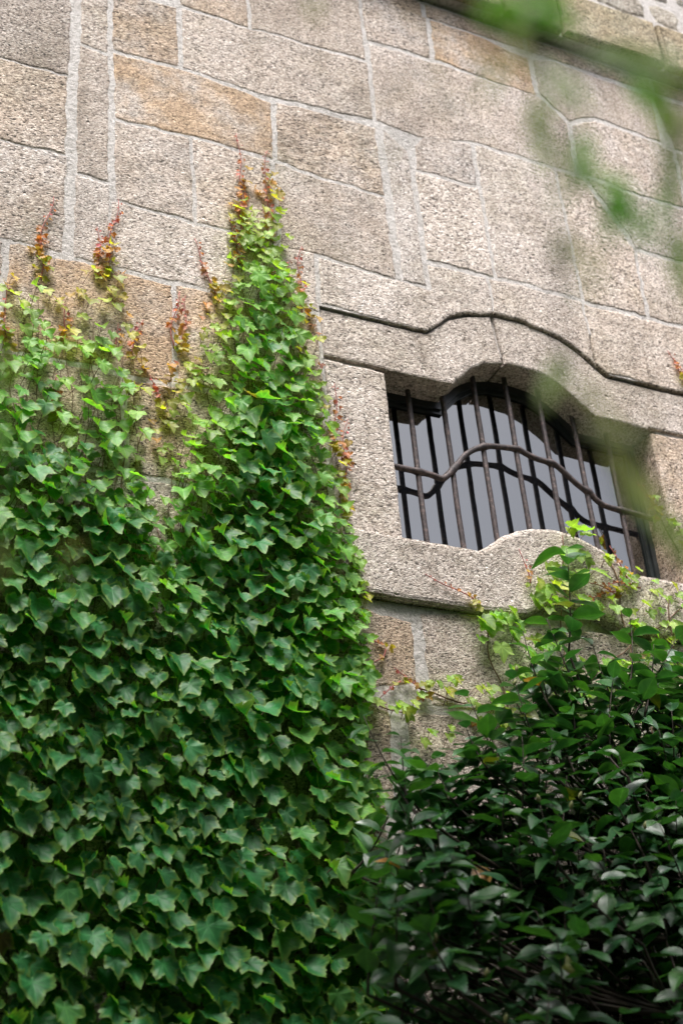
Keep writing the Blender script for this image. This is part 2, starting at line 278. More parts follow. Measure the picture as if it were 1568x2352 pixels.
house = empty('stone_building', (3.0, .25, 0), 'old granite house wall of large pale blocks with a barred window, seen from below', 'building')
stn = Acc()
W1 = (1, 1, 1); 
def T(k=1.0, st=0.0, warm=0.0): return (k*(1+warm*.06), k, k*(1-warm*.10), st)
blocks = [  # outlines in wall coordinates (x, z), then tint
 ([(-.2, 5.37), (1.06, 5.37), (1.06, 5.89), (-.2, 5.89)], T(.92, .4)), ([(-.2, 5.89), (1.055, 5.888), (1.052, 6.36), (-.2, 6.34)], T(.84, .15)),
 ([(-.2, 6.34), (.86, 6.355), (1.055, 6.362), (1.055, 6.93), (-.2, 6.93)], T(.68, .1)), ([(-.2, 6.93), (1.06, 6.93), (1.06, 7.5), (-.2, 7.5)], T(.75)),
 ([(1.095, 5.36), (1.235, 5.36), (1.238, 5.705), (1.234, 5.80), (1.09, 5.80)], T(.98)), ([(1.092, 5.805), (1.232, 5.805), (1.23, 6.555), (1.09, 6.57)], T(.84, .1)),
 ([(1.09, 6.575), (1.227, 6.56), (1.227, 7.1), (1.09, 7.1)], T(.82, .2)), ([(1.08, 7.1), (1.55, 7.05), (1.55, 7.5), (1.08, 7.5)], T(.8)),
 ([(1.24, 5.36), (1.66, 5.35), (2.15, 5.36), (2.15, 5.70), (1.57, 5.695), (1.29, 5.71), (1.24, 5.705)], T(1.03)),
 ([(1.255, 5.71), (1.60, 5.70), (1.597, 6.185), (1.25, 6.18)], T(.93, .25)), ([(1.605, 5.70), (1.98, 5.695), (1.975, 6.19), (1.60, 6.19)], T(.97, .2)),
 ([(1.25, 6.185), (1.985, 6.20), (1.99, 6.56), (1.9, 6.58), (1.57, 6.605), (1.24, 6.585)], T(.93, 1.0, .2)),
 ([(1.24, 6.595), (1.555, 6.61), (1.55, 7.0), (1.235, 7.0)], T(.82, .65)), ([(1.565, 6.61), (1.99, 6.59), (2.36, 6.615), (2.535, 6.64), (2.53, 7.04), (1.565, 7.01)], T(.9)),
 ([(1.56, 7.02), (1.9, 7.02), (1.9, 7.5), (1.56, 7.5)], T(.86, .5)), ([(1.91, 7.02), (2.52, 7.05), (2.52, 7.5), (1.91, 7.5)], T(.86)),
 ([(1.995, 6.2), (2.13, 6.17), (2.535, 6.15), (2.535, 6.6), (2.01, 6.575)], T(.9, .35)), ([(1.99, 5.69), (2.2, 5.69), (2.54, 5.66), (2.53, 6.145), (2.13, 6.16), (1.985, 6.19)], T(.97, .25)),
 ([(2.568, 5.66), (2.695, 5.665), (2.695, 6.5), (2.568, 6.6)], T(1.0)),
 ([(2.545, 6.64), (2.76, 6.61), (3.07, 6.68), (3.345, 6.685), (3.68, 6.685), (3.69, 7.05), (3.545, 7.19), (2.545, 7.19)], T(.97, .2, -.2)),
 ([(2.53, 7.20), (2.905, 7.205), (2.92, 7.53), (2.53, 7.55)], T(.88, .25)), ([(2.92, 7.205), (3.14, 7.19), (3.53, 7.18), (3.525, 7.475), (3.2, 7.52), (2.93, 7.525)], T(.9, .9)),
 ([(2.725, 6.385), (3.065, 6.385), (3.06, 6.665), (2.8, 6.665), (2.73, 6.55)], T(.92, .3)), ([(2.715, 5.825), (3.07, 5.825), (3.07, 6.375), (2.715, 6.375)], T(1.05)),
 ([(3.08, 5.83), (3.55, 5.825), (3.55, 6.67), (3.08, 6.67)], T(1.04)), ([(3.56, 5.825), (3.93, 5.82), (3.94, 6.26), (3.72, 6.66), (3.56, 6.67)], T(1.04, .1)),
 ([(3.55, 7.21), (3.7, 7.06), (3.88, 7.15), (4.32, 7.13), (4.33, 7.49), (3.67, 7.51), (3.545, 7.47)], T(.88, .2)),
 ([(3.71, 6.7), (3.97, 6.665), (4.36, 6.67), (4.38, 7.08), (4.3, 7.12), (3.88, 7.13), (3.71, 7.04)], T(.92, .3)),
 ([(3.73, 6.68), (3.93, 6.33), (3.95, 6.265), (4.45, 6.26), (4.45, 6.66), (3.97, 6.655)], T(.93)), ([(3.945, 5.82), (4.6, 5.81), (4.6, 6.245), (3.95, 6.25)], T(.95)),
 ([(4.39, 7.1), (4.95, 7.1), (4.95, 7.5), (4.34, 7.5)], T(.85, .3)), ([(4.385, 6.68), (5.0, 6.68), (5.0, 7.09), (4.39, 7.09)], T(.86)), ([(4.46, 6.26), (5.1, 6.26), (5.1, 6.67), (4.46, 6.67)], T(.9)),
 ([(4.61, 5.81), (5.2, 5.81), (5.2, 6.25), (4.61, 6.25)], T(.9)), ([(4.96, 7.1), (5.6, 7.1), (5.6, 7.5), (4.96, 7.5)], T(.85)),
 ([(5.01, 6.68), (5.7, 6.68), (5.7, 7.09), (5.01, 7.09)], T(.86)), ([(5.11, 6.26), (5.7, 6.26), (5.7, 6.67), (5.11, 6.67)], T(.9)), ([(5.21, 5.81), (5.8, 5.81), (5.8, 6.25), (5.21, 6.25)], T(.9)),
 ([(2.16, 5.42)]+HOOD[1:7]+[(3.03, 5.815), (2.715, 5.81), (2.71, 5.655), (2.2, 5.68), (2.16, 5.68)], T(1.02)),
 ([(3.035, 5.60)]+HOOD[7:12]+[(3.551, 5.47), (3.545, 5.81), (3.04, 5.815)], T(1.0)),
 ([(3.553, 5.448), (3.608, 5.402), (3.85, 5.395), (4.09, 5.395), (4.30, 5.40), (4.30, 5.805), (3.55, 5.81)], T(1.02, .15)),
 ([(4.31, 5.40), (4.9, 5.40), (4.9, 5.80), (4.31, 5.80)], T(.96)), ([(4.91, 5.40), (5.6, 5.40), (5.6, 5.80), (4.91, 5.80)], T(.96)),
 # between and below the ivy
 ([(-.2, 4.86), (.82, 4.86), (.82, 5.36), (-.2, 5.36)], T(.9, .3)), ([(.835, 4.85), (1.5, 4.85), (1.5, 5.34), (1.12, 5.355), (.99, 5.345), (.88, 5.375), (.835, 5.36)], T(.88, .8, .3)),
 ([(1.51, 4.85), (2.14, 4.85), (2.14, 5.345), (1.65, 5.345), (1.51, 5.34)], T(.93, .75, .3)),
 ([(.2, 4.4), (1.3, 4.4), (1.3, 4.84), (.2, 4.84)], T(.85, .6, .3)), ([(1.31, 4.4), (2.13, 4.4), (2.13, 4.84), (1.31, 4.84)], T(.9, .7, .3)),
 ([(.2, 3.95), (.9, 3.95), (.9, 4.39), (.2, 4.39)], T(.8, .5)), ([(.91, 3.95), (1.6, 3.95), (1.6, 4.39), (.91, 4.39)], T(.85, .5)), ([(1.61, 4.03), (2.17, 4.03), (2.17, 4.39), (1.61, 4.39)], T(.9, .4)),
 ([(1.7, 3.66), (2.22, 3.66), (2.42, 3.70), (2.43, 3.95), (2.2, 4.0), (1.7, 4.02)], T(.85, .5, .2)), ([(2.47, 3.62), (3.05, 3.62), (3.05, 4.01), (2.6, 4.02), (2.46, 3.99)], T(1.0)),
 ([(3.06, 3.62), (3.8, 3.62), (3.8, 4.03), (3.06, 4.03)], T(.95)), ([(3.81, 3.62), (4.5, 3.62), (4.5, 4.03), (3.81, 4.03)], T(.95)),
 ([(1.5, 3.2), (2.28, 3.2), (2.30, 3.63), (1.5, 3.65)], T(.82, .5)), ([(2.36, 3.18), (2.95, 3.2), (2.95, 3.60), (2.36, 3.59)], T(.88, .2)), ([(2.96, 3.2), (3.7, 3.2), (3.7, 3.61), (2.96, 3.61)], T(.85)),
 ([(1.6, 2.75), (2.22, 2.75), (2.24, 3.17), (1.6, 3.18)], T(.75, .4)), ([(2.29, 2.75), (2.9, 2.75), (2.9, 3.16), (2.28, 3.16)], T(.8, .2)),
 ([(4.10, 4.9), (4.8, 4.9), (4.8, 5.385), (4.10, 5.38)], T(.95)), ([(4.10, 4.33), (4.9, 4.33), (4.9, 4.89), (4.10, 4.89)], T(.95)), ([(4.09, 4.04), (4.9, 4.04), (4.9, 4.32), (4.09, 4.32)], T(.93)),
]
def fill(x0, x1, z0, z1, hw=(.35, .5), ww=(.5, .95), k=.85):
    z = z0
    while z < z1-.1:
        h = min(random.uniform(*hw), z1-z); h = z1-z if z1-z-h < .15 else h
        x = x0
        while x < x1-.1:
            wd = random.uniform(*ww); wd = x1-x if x1-x-wd < .25 else wd
            j = lambda: random.uniform(-.006, .006)
            blocks.append(([(x+.004, z+.004+j()), (x+wd-.004, z+.004+j()), (x+wd-.004+j(), z+h-.004), (x+.004+j(), z+h-.004)], T(random.uniform(k-.08, k+.08), random.uniform(0, .5))))
            x += wd
        z += h
fill(-7, -.21, 0, 7.5); fill(5.85, 13, 0, 7.5); fill(-.2, 1.48, 0, 2.7); fill(1.5, 5.8, 0, 2.73); fill(.2, 1.48, 2.75, 3.93); fill(-.2, .19, 2.75, 4.84)
fill(3.72, 5.8, 2.75, 3.6); fill(2.92, 3.7, 2.75, 3.18, ww=(.3, .4)); fill(4.92, 5.8, 3.62, 5.38); fill(4.52, 4.9, 3.62, 4.03, ww=(.3, .4))
for poly, tn in blocks:
    hv = random.gauss(0, .013); kv = random.uniform(.93, 1.05); tn = (tn[0]*kv*(1+hv), tn[1]*kv, tn[2]*kv*(1-hv*1.3), min(1, tn[3]+random.choice((0, 0, .10))))
    stone(stn, poly, 0, .05, gap=random.uniform(.000, .005), bev=.008, wob=.009, tint=tn)
# narrow course under the ledge, and the projecting courses above it
x = -.2
for x1 in (1.2, 2.0, 2.9, 3.52, 4.35, 5.1, 5.8): stone(stn, [(x+.005, 7.515), (x1, 7.515), (x1, 7.64), (x+.005, 7.64)], 0, .05, tint=T(.85, .6)); x = x1
x = -7
for x1 in (-5, -3.6, -2.2, -1, .1, .9, 1.9, 2.7, 3.35, 3.72, 4.4, 5.2, 6, 7.5, 9, 11, 13): stone(stn, [(x+.005, 7.655), (x1, 7.655), (x1, 8.02), (x+.005, 8.02)], -.10, .05, bev=.015, tint=(.66, .66, .53, .4)); x = x1
z = 8.04
while z < 9.6:                    # rubble walling at the very top
    h = random.uniform(.14, .24); x = -7.0
    while x < 13:
        wd = random.uniform(.18, .42); a, b_, c_, d_ = (random.uniform(.0, .05) for _ in range(4))
        stone(stn, [(x+a, z+b_), (x+wd*.5, z+.01), (x+wd-b_, z+c_), (x+wd-.005, z+h*.6), (x+wd-d_, z+h-a), (x+wd*.4, z+h-.01), (x+c_*.5, z+h-d_), (x+.01, z+h*.5)], -.062, .05, gap=.006, bev=.02, wob=.012, tint=[v*random.uniform(.45, .85) for v in (.95, 1, .97)][0:0] or (lambda k: (.95*k, k, .97*k, .15))(random.uniform(.6, .95))); x += wd
    z += h
stn.build('stonework', M_GRAN, house)
mo = Acc()
for a in ((-7, 2.15, .003, .55, 0, 7.645), (4.09, 13, .003, .55, 0, 7.645), (2.15, 4.09, .003, .55, 0, 4.03), (2.15, 2.40, .03, .55, 4.03, 5.62), (3.84, 4.09, .03, .55, 4.03, 5.62), (2.40, 3.84, .03, .55, 4.03, 4.25), (2.40, 3.84, .03, .55, 5.38, 5.62), (2.15, 4.09, .003, .55, 5.62, 7.645), (2.15, 2.66, .003, .029, 5.412, 5.62), (3.62, 4.09, .003, .029, 5.402, 5.62), (-7, 13, -.056, .55, 7.66, 9.7)): box(mo, *a)
mo.build('mortar', M_MORT, house)

# window surround
lint_t = T(1.0)
mid_top = 3.03
lh = [p for p in HOOD if p[0] < 3.03]; ls = [p for p in SOFF if p[0] < 3.03]
a = Acc(); stone(a, ls+[(3.045, 5.333)]+[(3.02, 5.596)]+lh[::-1]+[(2.155, 5.16), (2.44, 5.155)], .013, .34, gap=.002, bev=.009, wob=.0035, tint=T(1.0), back=True); a.build('lintel', M_GRAN, house)
rh = [p for p in HOOD if p[0] > 3.045]; rs = [p for p in SOFF if p[0] > 3.05]
a = Acc(); stone(a, [(3.055, 5.336)]+rs+[(3.80, 5.15), (4.08, 5.15)]+rh[::-1]+[(3.03, 5.598)], .015, .34, gap=.002, bev=.009, wob=.0035, tint=T(1.0), back=True); a.build('lintel', M_GRAN, house)
a = Acc(); stone(a, SILL+[(4.07, 4.04), (3.40, 4.04), (3.3, 4.09), (3.15, 4.12), (3.02, 4.09), (2.93, 4.045), (2.71, 4.034), (2.195, 4.036)], -.034, .34, gap=.001, bev=.016, wob=.004, tint=T(1.0), back=True); a.build('sill', M_GRAN, house)
a = Acc(); stone(a, [(2.185, 4.33), (2.443, 4.325), (2.443, 5.142), (2.155, 5.15)], .016, .34, gap=.002, bev=.010, wob=.0035, tint=T(.97), back=True); a.build('jamb', M_GRAN, house)
a = Acc(); stone(a, [(3.80, 4.325), (4.07, 4.33), (4.08, 5.138), (3.80, 5.13)], .016, .34, gap=.002, bev=.010, wob=.0035, tint=T(.92, .6), back=True); a.build('jamb', M_GRAN, house)
# window: frame, two stepped rings, and its dark pane
OPEN = [(2.43, 4.25), (3.81, 4.25), (3.81, 5.14), (3.796, 5.142)]+SOFF[::-1][1:]+[(2.43, 5.152)]
def ring(acc, poly, d0, d1, y0, y1):
    o = inset(poly, d0); i = inset(poly, d1); n = len(o)
    V = [(x, y0, z) for x, z in o]+[(x, y0, z) for x, z in i]+[(x, y1, z) for x, z in i]+[(x, y1, z) for x, z in o]
    Fs = []
    for k in range(4):
        for j in range(n): q = (j+1) % n; Fs.append((k*n+j, k*n+q, ((k+1) % 4)*n+q, ((k+1) % 4)*n+j))
    acc.add(V, Fs)
wf = Acc(); ring(wf, OPEN, -.01, .030, .158, .215); ring(wf, OPEN, .0302, .048, .172, .213)
win = wf.build('window', M_FRAME, house)
pn = Acc(); pp = inset(OPEN, .045); n = len(pp)
pn.add([(x, .186, z) for x, z in pp]+[(x, .192, z) for x, z in pp], [tuple(range(n)), tuple(range(n, 2*n))[::-1]]+[(i, (i+1) % n, n+(i+1) % n, n+i) for i in range(n)])
pn.build('pane', M_GLASS, win)
# grille
gr = bpy.data.objects.new('window_grille', None); COL.objects.link(gr); gr.parent = house
def ztop(x, curve):
    for (xa, za), (xb, zb) in zip(curve, curve[1:]):
        if xa <= x <= xb: return za+(zb-za)*(x-xa)/(xb-xa)
    return curve[0][1]
gr.matrix_parent_inverse = Matrix.Translation(-house.location)
for k in range(7):
    xb = 2.605+.1705*k; a = Acc(); z0 = ztop(xb, SILL)-.03; z1 = ztop(xb, SOFF)+.03; N = 22
    pts = []; rad = []
    for i in range(N+1):
        z = z0+(z1-z0)*i/N; pts.append((xb+.003*noise.noise(Vector((k*3.1, z*4, 0)))-.004*(i/N), .118+.002*noise.noise(Vector((k, z*5, 7))), z)); rad.append(.0118+.0014*noise.noise(Vector((k*2.7, z*22, 3))))
    tube(a, pts, rad, 10); a.build('bar', M_IRON, gr, True)
def g3(cx, cy): return at(704.4+cx*.5508, 643.1+cy*.5508, .110)
cpx = [(340, 770), (385, 781), (460, 797), (520, 812), (563, 827), (590, 812), (625, 772), (655, 735), (690, 710), (725, 698), (760, 692), (820, 697), (880, 706), (920, 727), (960, 745), (1000, 757), (1040, 773), (1080, 808), (1120, 845), (1150, 868), (1180, 888), (1205, 915), (1235, 937), (1270, 950), (1310, 960), (1370, 974), (1430, 990), (1480, 1000)]
cp = [g3(*p) for p in cpx]; a = Acc(); pts = []; rad = []
for i in range(len(cp)-1):
    for s in range(4):
        t = s/4; p0, p1, p2, p3 = cp[max(i-1, 0)], cp[i], cp[i+1], cp[min(i+2, len(cp)-1)]
        q = .5*((2*p1)+(p2-p0)*t+(2*p0-5*p1+4*p2-p3)*t*t+(3*p1-p0-3*p2+p3)*t**3); q.y = .112
        dk = min(abs(q.x-(2.603+.1705*k)) for k in range(7)); pts.append(q); rad.append(.0132+.0055*math.exp(-(dk/.016)**2)+.0012*noise.noise(q*30))
tube(a, pts, rad, 12); a.build('crossbar', M_IRON, gr, True)

# ------------------------------------------------------------------ leaves
def ivy_template(seed):
    r = random.Random(seed)
    half = [(0, 1.0), (7, .86), (14, .80), (19, .71), (24, .69), (31, .60), (38, .62), (45, .74), (53, .86), (60, .74), (67, .72), (75, .61), (84, .62), (95, .52), (108, .52), (122, .44), (138, .43), (155, .34), (168, .2)]
    j = [r.uniform(.93, 1.07) for _ in half]; lobeL = r.uniform(.88, 1.12); lobeR = r.uniform(.88, 1.12)
    ang = []; 
    for s in (1, -1):
        seq = half if s == 1 else half[1:][::-1]
        for a_, q in seq:
            w_ = math.exp(-((a_-53)/22)**2); k = 1+w_*((lobeL if s == 1 else lobeR)-1)
            ang.append((s*a_, q*k*r.uniform(.95, 1.05)))
    V = [(0, 0)]; rr = [0]; n = len(ang)
    for fr in (.33, .66, .88, 1.0):
        for a_, q in ang:
            qq = q if fr > .8 else q*(.75)+.25*.6*(1 if abs(a_) < 130 else .6)
            V.append((math.sin(R(a_))*qq*fr, math.cos(R(a_))*qq*fr)); rr.append(fr)
    Fs = [(0, 1+(i+1) % n, 1+i) for i in range(n)]
    for k in range(3):
        for i in range(n): Fs.append((1+k*n+i, 1+k*n+(i+1) % n, 1+(k+1)*n+(i+1) % n, 1+(k+1)*n+i))
    V = np.array(V); rr = np.array(rr); x, y = V[:, 0], V[:, 1]
    tipb = r.uniform(-.35, .45); fold = r.uniform(.05, .5); cl, crr = r.uniform(-.6, 2.2), r.uniform(-.6, 2.2); ph = r.uniform(0, 6.28); wv = r.uniform(.02, .06)
    th = np.arctan2(x, y)
    z = tipb*np.clip(y, 0, 9)**2*.7 + fold*np.sqrt(x*x+.01) + wv*rr**2*np.sin(th*5+ph) + wv*.6*rr**3*np.sin(th*11+ph*2)
    z += np.where(x > 0, cl, crr)*np.clip(np.abs(x)-.32, 0, 9)**2*1.6
    z += r.uniform(-.2, .5)*np.clip(-y, 0, 9)**1.5*1.2
    # bring the rolled lobes inwards so that their length stays
    xs = x*(1-np.clip(np.where(x > 0, cl, crr), 0, 2)*.35*np.clip(np.abs(x)-.3, 0, 9))
    ys = y*(1-.22*abs(tipb)*np.clip(y, 0, 9))
    P = np.stack([xs, ys, z], 1); L = np.stack([x, y, rr], 1)
    return P, Fs, L
IVY = [ivy_template(i+11) for i in range(26)]
def blade_template(seed, width, tipp=1.5, curl=.3, nx=4, ny=7):
    r = random.Random(seed); V = []; L = []; Fs = []
    c = curl*r.uniform(-.5, 1.3); fold = r.uniform(.1, .5); tw = r.uniform(-.3, .3); side = r.uniform(-.15, .15)
    for i in range(ny+1):
        y = i/ny; wd = width*(math.sin(math.pi*min(1, y**.85))**.8)*(1 if y < .6 else 1-(y-.6)*.25*tipp) if 0 < i < ny else .004
        for j in range(nx+1):
            u = (j/nx-.5)*2; x = u*wd*.5
            z = fold*abs(x)-c*y*y+.04*math.sin(y*9+u*2+seed)*abs(u)*width
            V.append((x*math.cos(tw*y)+side*y*y, y*(1-.15*c*y), z+x*math.sin(tw*y))); L.append((x, y, abs(u)))
    for i in range(ny):
        for j in range(nx): k = i*(nx+1)+j; Fs.append((k, k+1, k+nx+2, k+nx+1))
    return np.array(V), Fs, np.array(L)
CAMT = [blade_template(i, .64, curl=.5) for i in range(12)]
WILT = [blade_template(i+40, .26, tipp=1.0, curl=.3) for i in range(6)]
def put(acc, tpl, pos, n, tip, s, tint):
    P, Fs, L = tpl
    n = np.array(n, float); n /= np.linalg.norm(n); t = np.array(tip, float); t -= n*(t@n); t /= max(np.linalg.norm(t), 1e-6); x = np.cross(t, n)
    acc.add(np.array(pos)+s*(P[:, :1]*x+P[:, 1:2]*t+P[:, 2:]*n), Fs, tint, L)

def in_poly(x, z, poly):
    c = False; n = len(poly)
    for i in range(n):
        (x1, z1), (x2, z2) = poly[i], poly[(i+1) % n]
        if (z1 > z) != (z2 > z) and x < (x2-x1)*(z-z1)/(z2-z1)+x1: c = not c
    return c
def edge_dist(x, z, poly):
    P = np.array(poly); Q = np.roll(P, -1, 0); d = Q-P; w_ = np.array((x, z))-P
    t = np.clip((w_*d).sum(1)/np.maximum((d*d).sum(1), 1e-9), 0, 1); e = w_-t[:, None]*d
    return math.sqrt((e*e).sum(1).min())
def lerp(a, b, t): return tuple(p+(q-p)*t for p, q in zip(a, b))
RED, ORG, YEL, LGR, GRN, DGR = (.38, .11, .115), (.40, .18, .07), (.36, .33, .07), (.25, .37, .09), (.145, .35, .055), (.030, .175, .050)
def hue(age_shade):                     # 0 = new red shoot ... 1 = dark leaf, both old and shaded ones
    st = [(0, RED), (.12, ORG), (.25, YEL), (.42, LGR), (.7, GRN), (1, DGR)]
    age_shade = min(max(age_shade, 0), 1)
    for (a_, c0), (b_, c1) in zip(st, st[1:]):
        if age_shade <= b_: return lerp(c0, c1, (age_shade-a_)/(b_-a_))
def poisson(sample, tries, rfun, keep):
    cell = {}; out = []; g = .05
    for _ in range(tries):
        x, z = sample()
        q = keep(x, z)
        if q is None: continue
        r = rfun(q); ok = True; k = int(r/g)+1; cx, cz = int(x/g), int(z/g)
        for i in range(cx-k, cx+k+1):
            for j in range(cz-k, cz+k+1):
                for (a_, b_) in cell.get((i, j), ()):
                    if (a_-x)**2+(b_-z)**2 < r*r: ok = False; break
                if not ok: break
            if not ok: break
        if ok: cell.setdefault((cx, cz), []).append((x, z)); out.append((x, z, q))
    return out
def petiole(acc, base, wall, r=.0012):
    b = Vector(base); w_ = Vector(wall); m = (b+w_)/2+Vector((0, -.01, .008)); tube(acc, [w_, m, b], r, 3, caps=False)
def ivy_leaf(fol, stem, x, z, s, y, age_shade, lean=.18, pet=True):
    a_ = random.gauss(R(27), R(14)); sx = random.gauss(.10, .22)
    n = (sx, -math.cos(a_), math.sin(a_)); tip = (lean+random.gauss(0, .21), 0, -1)
    c = hue(age_shade+random.gauss(0, .06)); k = random.uniform(.7, 1.3); c = (.16, .11, .04) if random.random() < .004 else c; c = tuple(v*k for v in c)
    put(fol, random.choice(IVY), (x, -y, z), n, tip, s, (*c, 1.0 if age_shade > .3 else .2))
    if pet: petiole(stem, (x, -y, z), (x+random.gauss(0, .015), -.004, z-random.uniform(0, .05)), .0009+s*.009)
def wander(x0, z0, x1, z1, amp=.03, y=-.006, seed=0, step=.04):
    n = max(2, int(math.hypot(x1-x0, z1-z0)/step)); dx, dz = (x1-x0), (z1-z0); l = math.hypot(dx, dz); px, pz = -dz/l, dx/l
    return [Vector((x0+dx*t+px*o, y, z0+dz*t+pz*o)) for t in (i/n for i in range(n+1)) for o in (amp*noise.noise(Vector((t*l*5, seed*3.7, 0)))*min(1, 6*t+.1),)]

# main ivy -----------------------------------------------------------------
TIPS = [  # red shoot tips (photo position), where the shoot comes from, length over which it stays bare
 ((112, 448), (95, 640)), ((262, 455), (235, 640)), ((215, 520), (228, 640)), ((440, 548), (500, 690)), ((536, 305), (560, 560)), ((625, 350), (600, 560)),
 ((690, 565), (695, 740)), ((410, 668), (400, 800)), ((430, 680), (412, 800)), ((330, 735), (300, 820)), ((525, 500), (545, 600)), ((655, 590), (625, 640)),
 ((5, 650), (20, 800)), ((152, 700), (135, 770)), ((275, 745), (262, 800)), ((768, 880), (785, 1060)), ((790, 960), (800, 1180)), ((130, 860), (130, 960)), ((352, 860), (375, 940))]
ivy_px = [(-160, 700), (-60, 640), (0, 650), (40, 610), (80, 545), (110, 560), (130, 640), (165, 690), (195, 600), (225, 555), (255, 560), (280, 640), (300, 740), (330, 850), (350, 940), (352, 1010), (378, 960), (365, 890), (395, 830), (420, 790), (450, 740), (478, 660), (500, 650), (515, 600), (522, 520), (530, 430), (560, 405), (590, 440), (605, 410), (635, 430), (650, 500), (655, 600), (665, 650), (690, 660), (712, 700), (722, 790), (735, 880), (745, 960), (790, 1040), (790, 1180), (808, 1260), (815, 1330), (832, 1380), (830, 1480), (842, 1560), (830, 1620), (812, 1720), (850, 1790), (858, 1850), (830, 1910), (870, 1990), (890, 2080), (900, 2200), (930, 2352), (950, 2600), (950, 2900), (-300, 2900), (-300, 1500)]
ivy_poly = [(p.x, p.z) for p in (at(x, y) for x, y in ivy_px)]
ivy = empty('climbing_ivy', (1.5, -.02, 0), 'dense green ivy covering the left half of the wall, with reddish shoots at its top', 'ivy plant')
fol = Acc(); stem = Acc(); red = []
def top_z(x):
    zz = [z for z in np.arange(6.4, 1.5, -.05) if in_poly(x, z, ivy_poly)]
    return zz[0] if zz else 2.0
XS = np.arange(-.2, 2.6, .03); TZ = np.array([top_z(x) for x in XS])
def depth_q(x, z):
    if not in_poly(x, z, ivy_poly): return None
    e = edge_dist(x, z, ivy_poly); t = float(np.interp(x, XS, TZ))-z
    return e, max(t, 0)
def size_of(q):
    e, t = q; return (.040+.025*min(1, max(t, 0)/1.1)**.8+.010*min(1, max(0, t-1.0)/1.8))*(.72+.28*min(1, e/.16))
lo, hi = (.05, 1.75), (2.55, 6.2)
samp = lambda: (random.uniform(lo[0], hi[0]), random.uniform(lo[1], hi[1]))
for layer, (y0, y1, kr, dens) in enumerate(((.008, .03, .92, 1), (.035, .07, .86, 1), (.075, .125, .92, .9))):
    for x, z, q in poisson(samp, 38000, lambda q: size_of(q)*kr, depth_q):
        e, t = q; s = size_of(q)*random.uniform(.75, 1.28)
        hole = noise.noise(Vector((x*3.2, z*3.2, 4.4)))
        sparse = max(0, 1-t/1.05); sparse = min(.84, sparse*(1.2 if x < 1.45 else .72))
        if layer and random.random() < sparse*1.1: continue
        if layer == 0 and random.random() < sparse*.72: continue
        if hole > (.42 if t < 1.1 else .62) and random.random() < .8: continue
        if random.random() > dens: continue
        age_shade = min(.20+t*.46, .56)+min(1, e/.5)*.24+.27*min(1, t/1.9)  # besides growth: sunlit margin lightened, shaded lower ivy darkened through leaf colour
        if t < .22: age_shade = min(age_shade, .15+t*1.3)
        ivy_leaf(fol, stem, x, z, s, random.uniform(y0, y1)*(.5+.5*min(1, e/.12))+s*.1, age_shade)
def red_shoot(tipx, basex, Y=-.006, acc_red=None, acc_fol=None, leaves=True, dens=1.35, s0=.0145):
    a_ = at(*tipx, Y); b_ = at(*basex, Y); pts = wander(b_.x, b_.z, a_.x, a_.z, .045, Y, seed=tipx[0], step=.025)
    n = len(pts); ac = Acc(); acc_red.append(ac); tube(ac, pts, [.0032-.0018*i/(n-1) for i in range(n)], 5)
    L = (a_-b_).length; k = int(L/.022*dens)
    for i in range(k):
        t = (i+.5)/k
        if random.random() < .12: continue
        p = pts[min(n-1, int(t*(n-1)))]; s = s0*(2.3-1.85*t)*random.uniform(.7, 1.3); age_shade = .24-.34*t+random.uniform(-.05, .10)
        sd_ = random.choice((-1, 1))
        put(acc_fol, random.choice(IVY), (p.x+sd_*random.uniform(.002, .012), Y-random.uniform(.004, .014), p.z), (sd_*random.uniform(-.2, .7), -1, random.uniform(-.3, .6)), (sd_*random.uniform(.2, 1.2), 0, -random.uniform(.1, 1)), s, (*[v*random.uniform(.8, 1.3) for v in hue(age_shade)], .1))
for tp, bp_ in TIPS: red_shoot(tp, bp_, acc_red=red, acc_fol=fol)
for i in range(46):                                            # bare vines against the stone
    x = .1+i*.046+random.uniform(-.015, .015); zt = float(np.interp(x, XS, TZ))-.22-random.random()*.2
    pts = wander(x+random.uniform(-.1, .1), 1.6, x, zt, .07, -.007, seed=i); n = len(pts)
    tube(stem, pts, [.0038-.0025*k/(n-1) for k in range(n)], 5)
fol.build('foliage', M_IVY, ivy, True); stem.build('stem', M_STEM, ivy, True); [r_.build('shoot', M_REDSTEM, ivy, True) for r_ in red]

# ivy around the sill ---------------------------------------------------------
ivy2 = empty('climbing_ivy', (3.4, -.04, 0), 'lighter sparse ivy climbing over the window sill, above and behind the glossy shrub', 'ivy plant')
fol = Acc(); stem = Acc(); red = []
def cluster(pts, Y, s, age_shade, per=1, jit=12):
    for x, y in pts:
        for _ in range(per):
            p = at(x+random.gauss(0, jit), y+random.gauss(0, jit), Y)
            ivy_leaf(fol, stem, p.x, p.z, s*random.uniform(.75, 1.25), -Y+random.uniform(.012, .05), age_shade+random.gauss(0, .06))
cluster([(1290, 1225), (1328, 1225), (1283, 1275), (1330, 1282), (1245, 1310), (1262, 1345), (1232, 1355), (1300, 1330), (1215, 1385), (1240, 1400), (1275, 1390), (1345, 1330), (1320, 1380), (1350, 1400)], -.04, .062, .5, 2, 8)
cluster([(1108, 1425), (1140, 1430), (1160, 1415), (1118, 1460), (1190, 1450), (1150, 1480), (1200, 1500), (1165, 1525), (1215, 1540), (1185, 1570), (1230, 1470), (1250, 1560), (1240, 1600)], -.012, .058, .58, 2, 12)
cluster([(1395, 1280), (1410, 1310), (1430, 1345), (1450, 1330), (1475, 1350), (1500, 1365), (1525, 1385), (1545, 1360), (1410, 1400), (1440, 1420), (1470, 1400), (1500, 1420), (1530, 1430), (1560, 1400), (1385, 1365), (1460, 1450), (1540, 1470), (1560, 1440)], -.04, .040, .45, 2, 14)
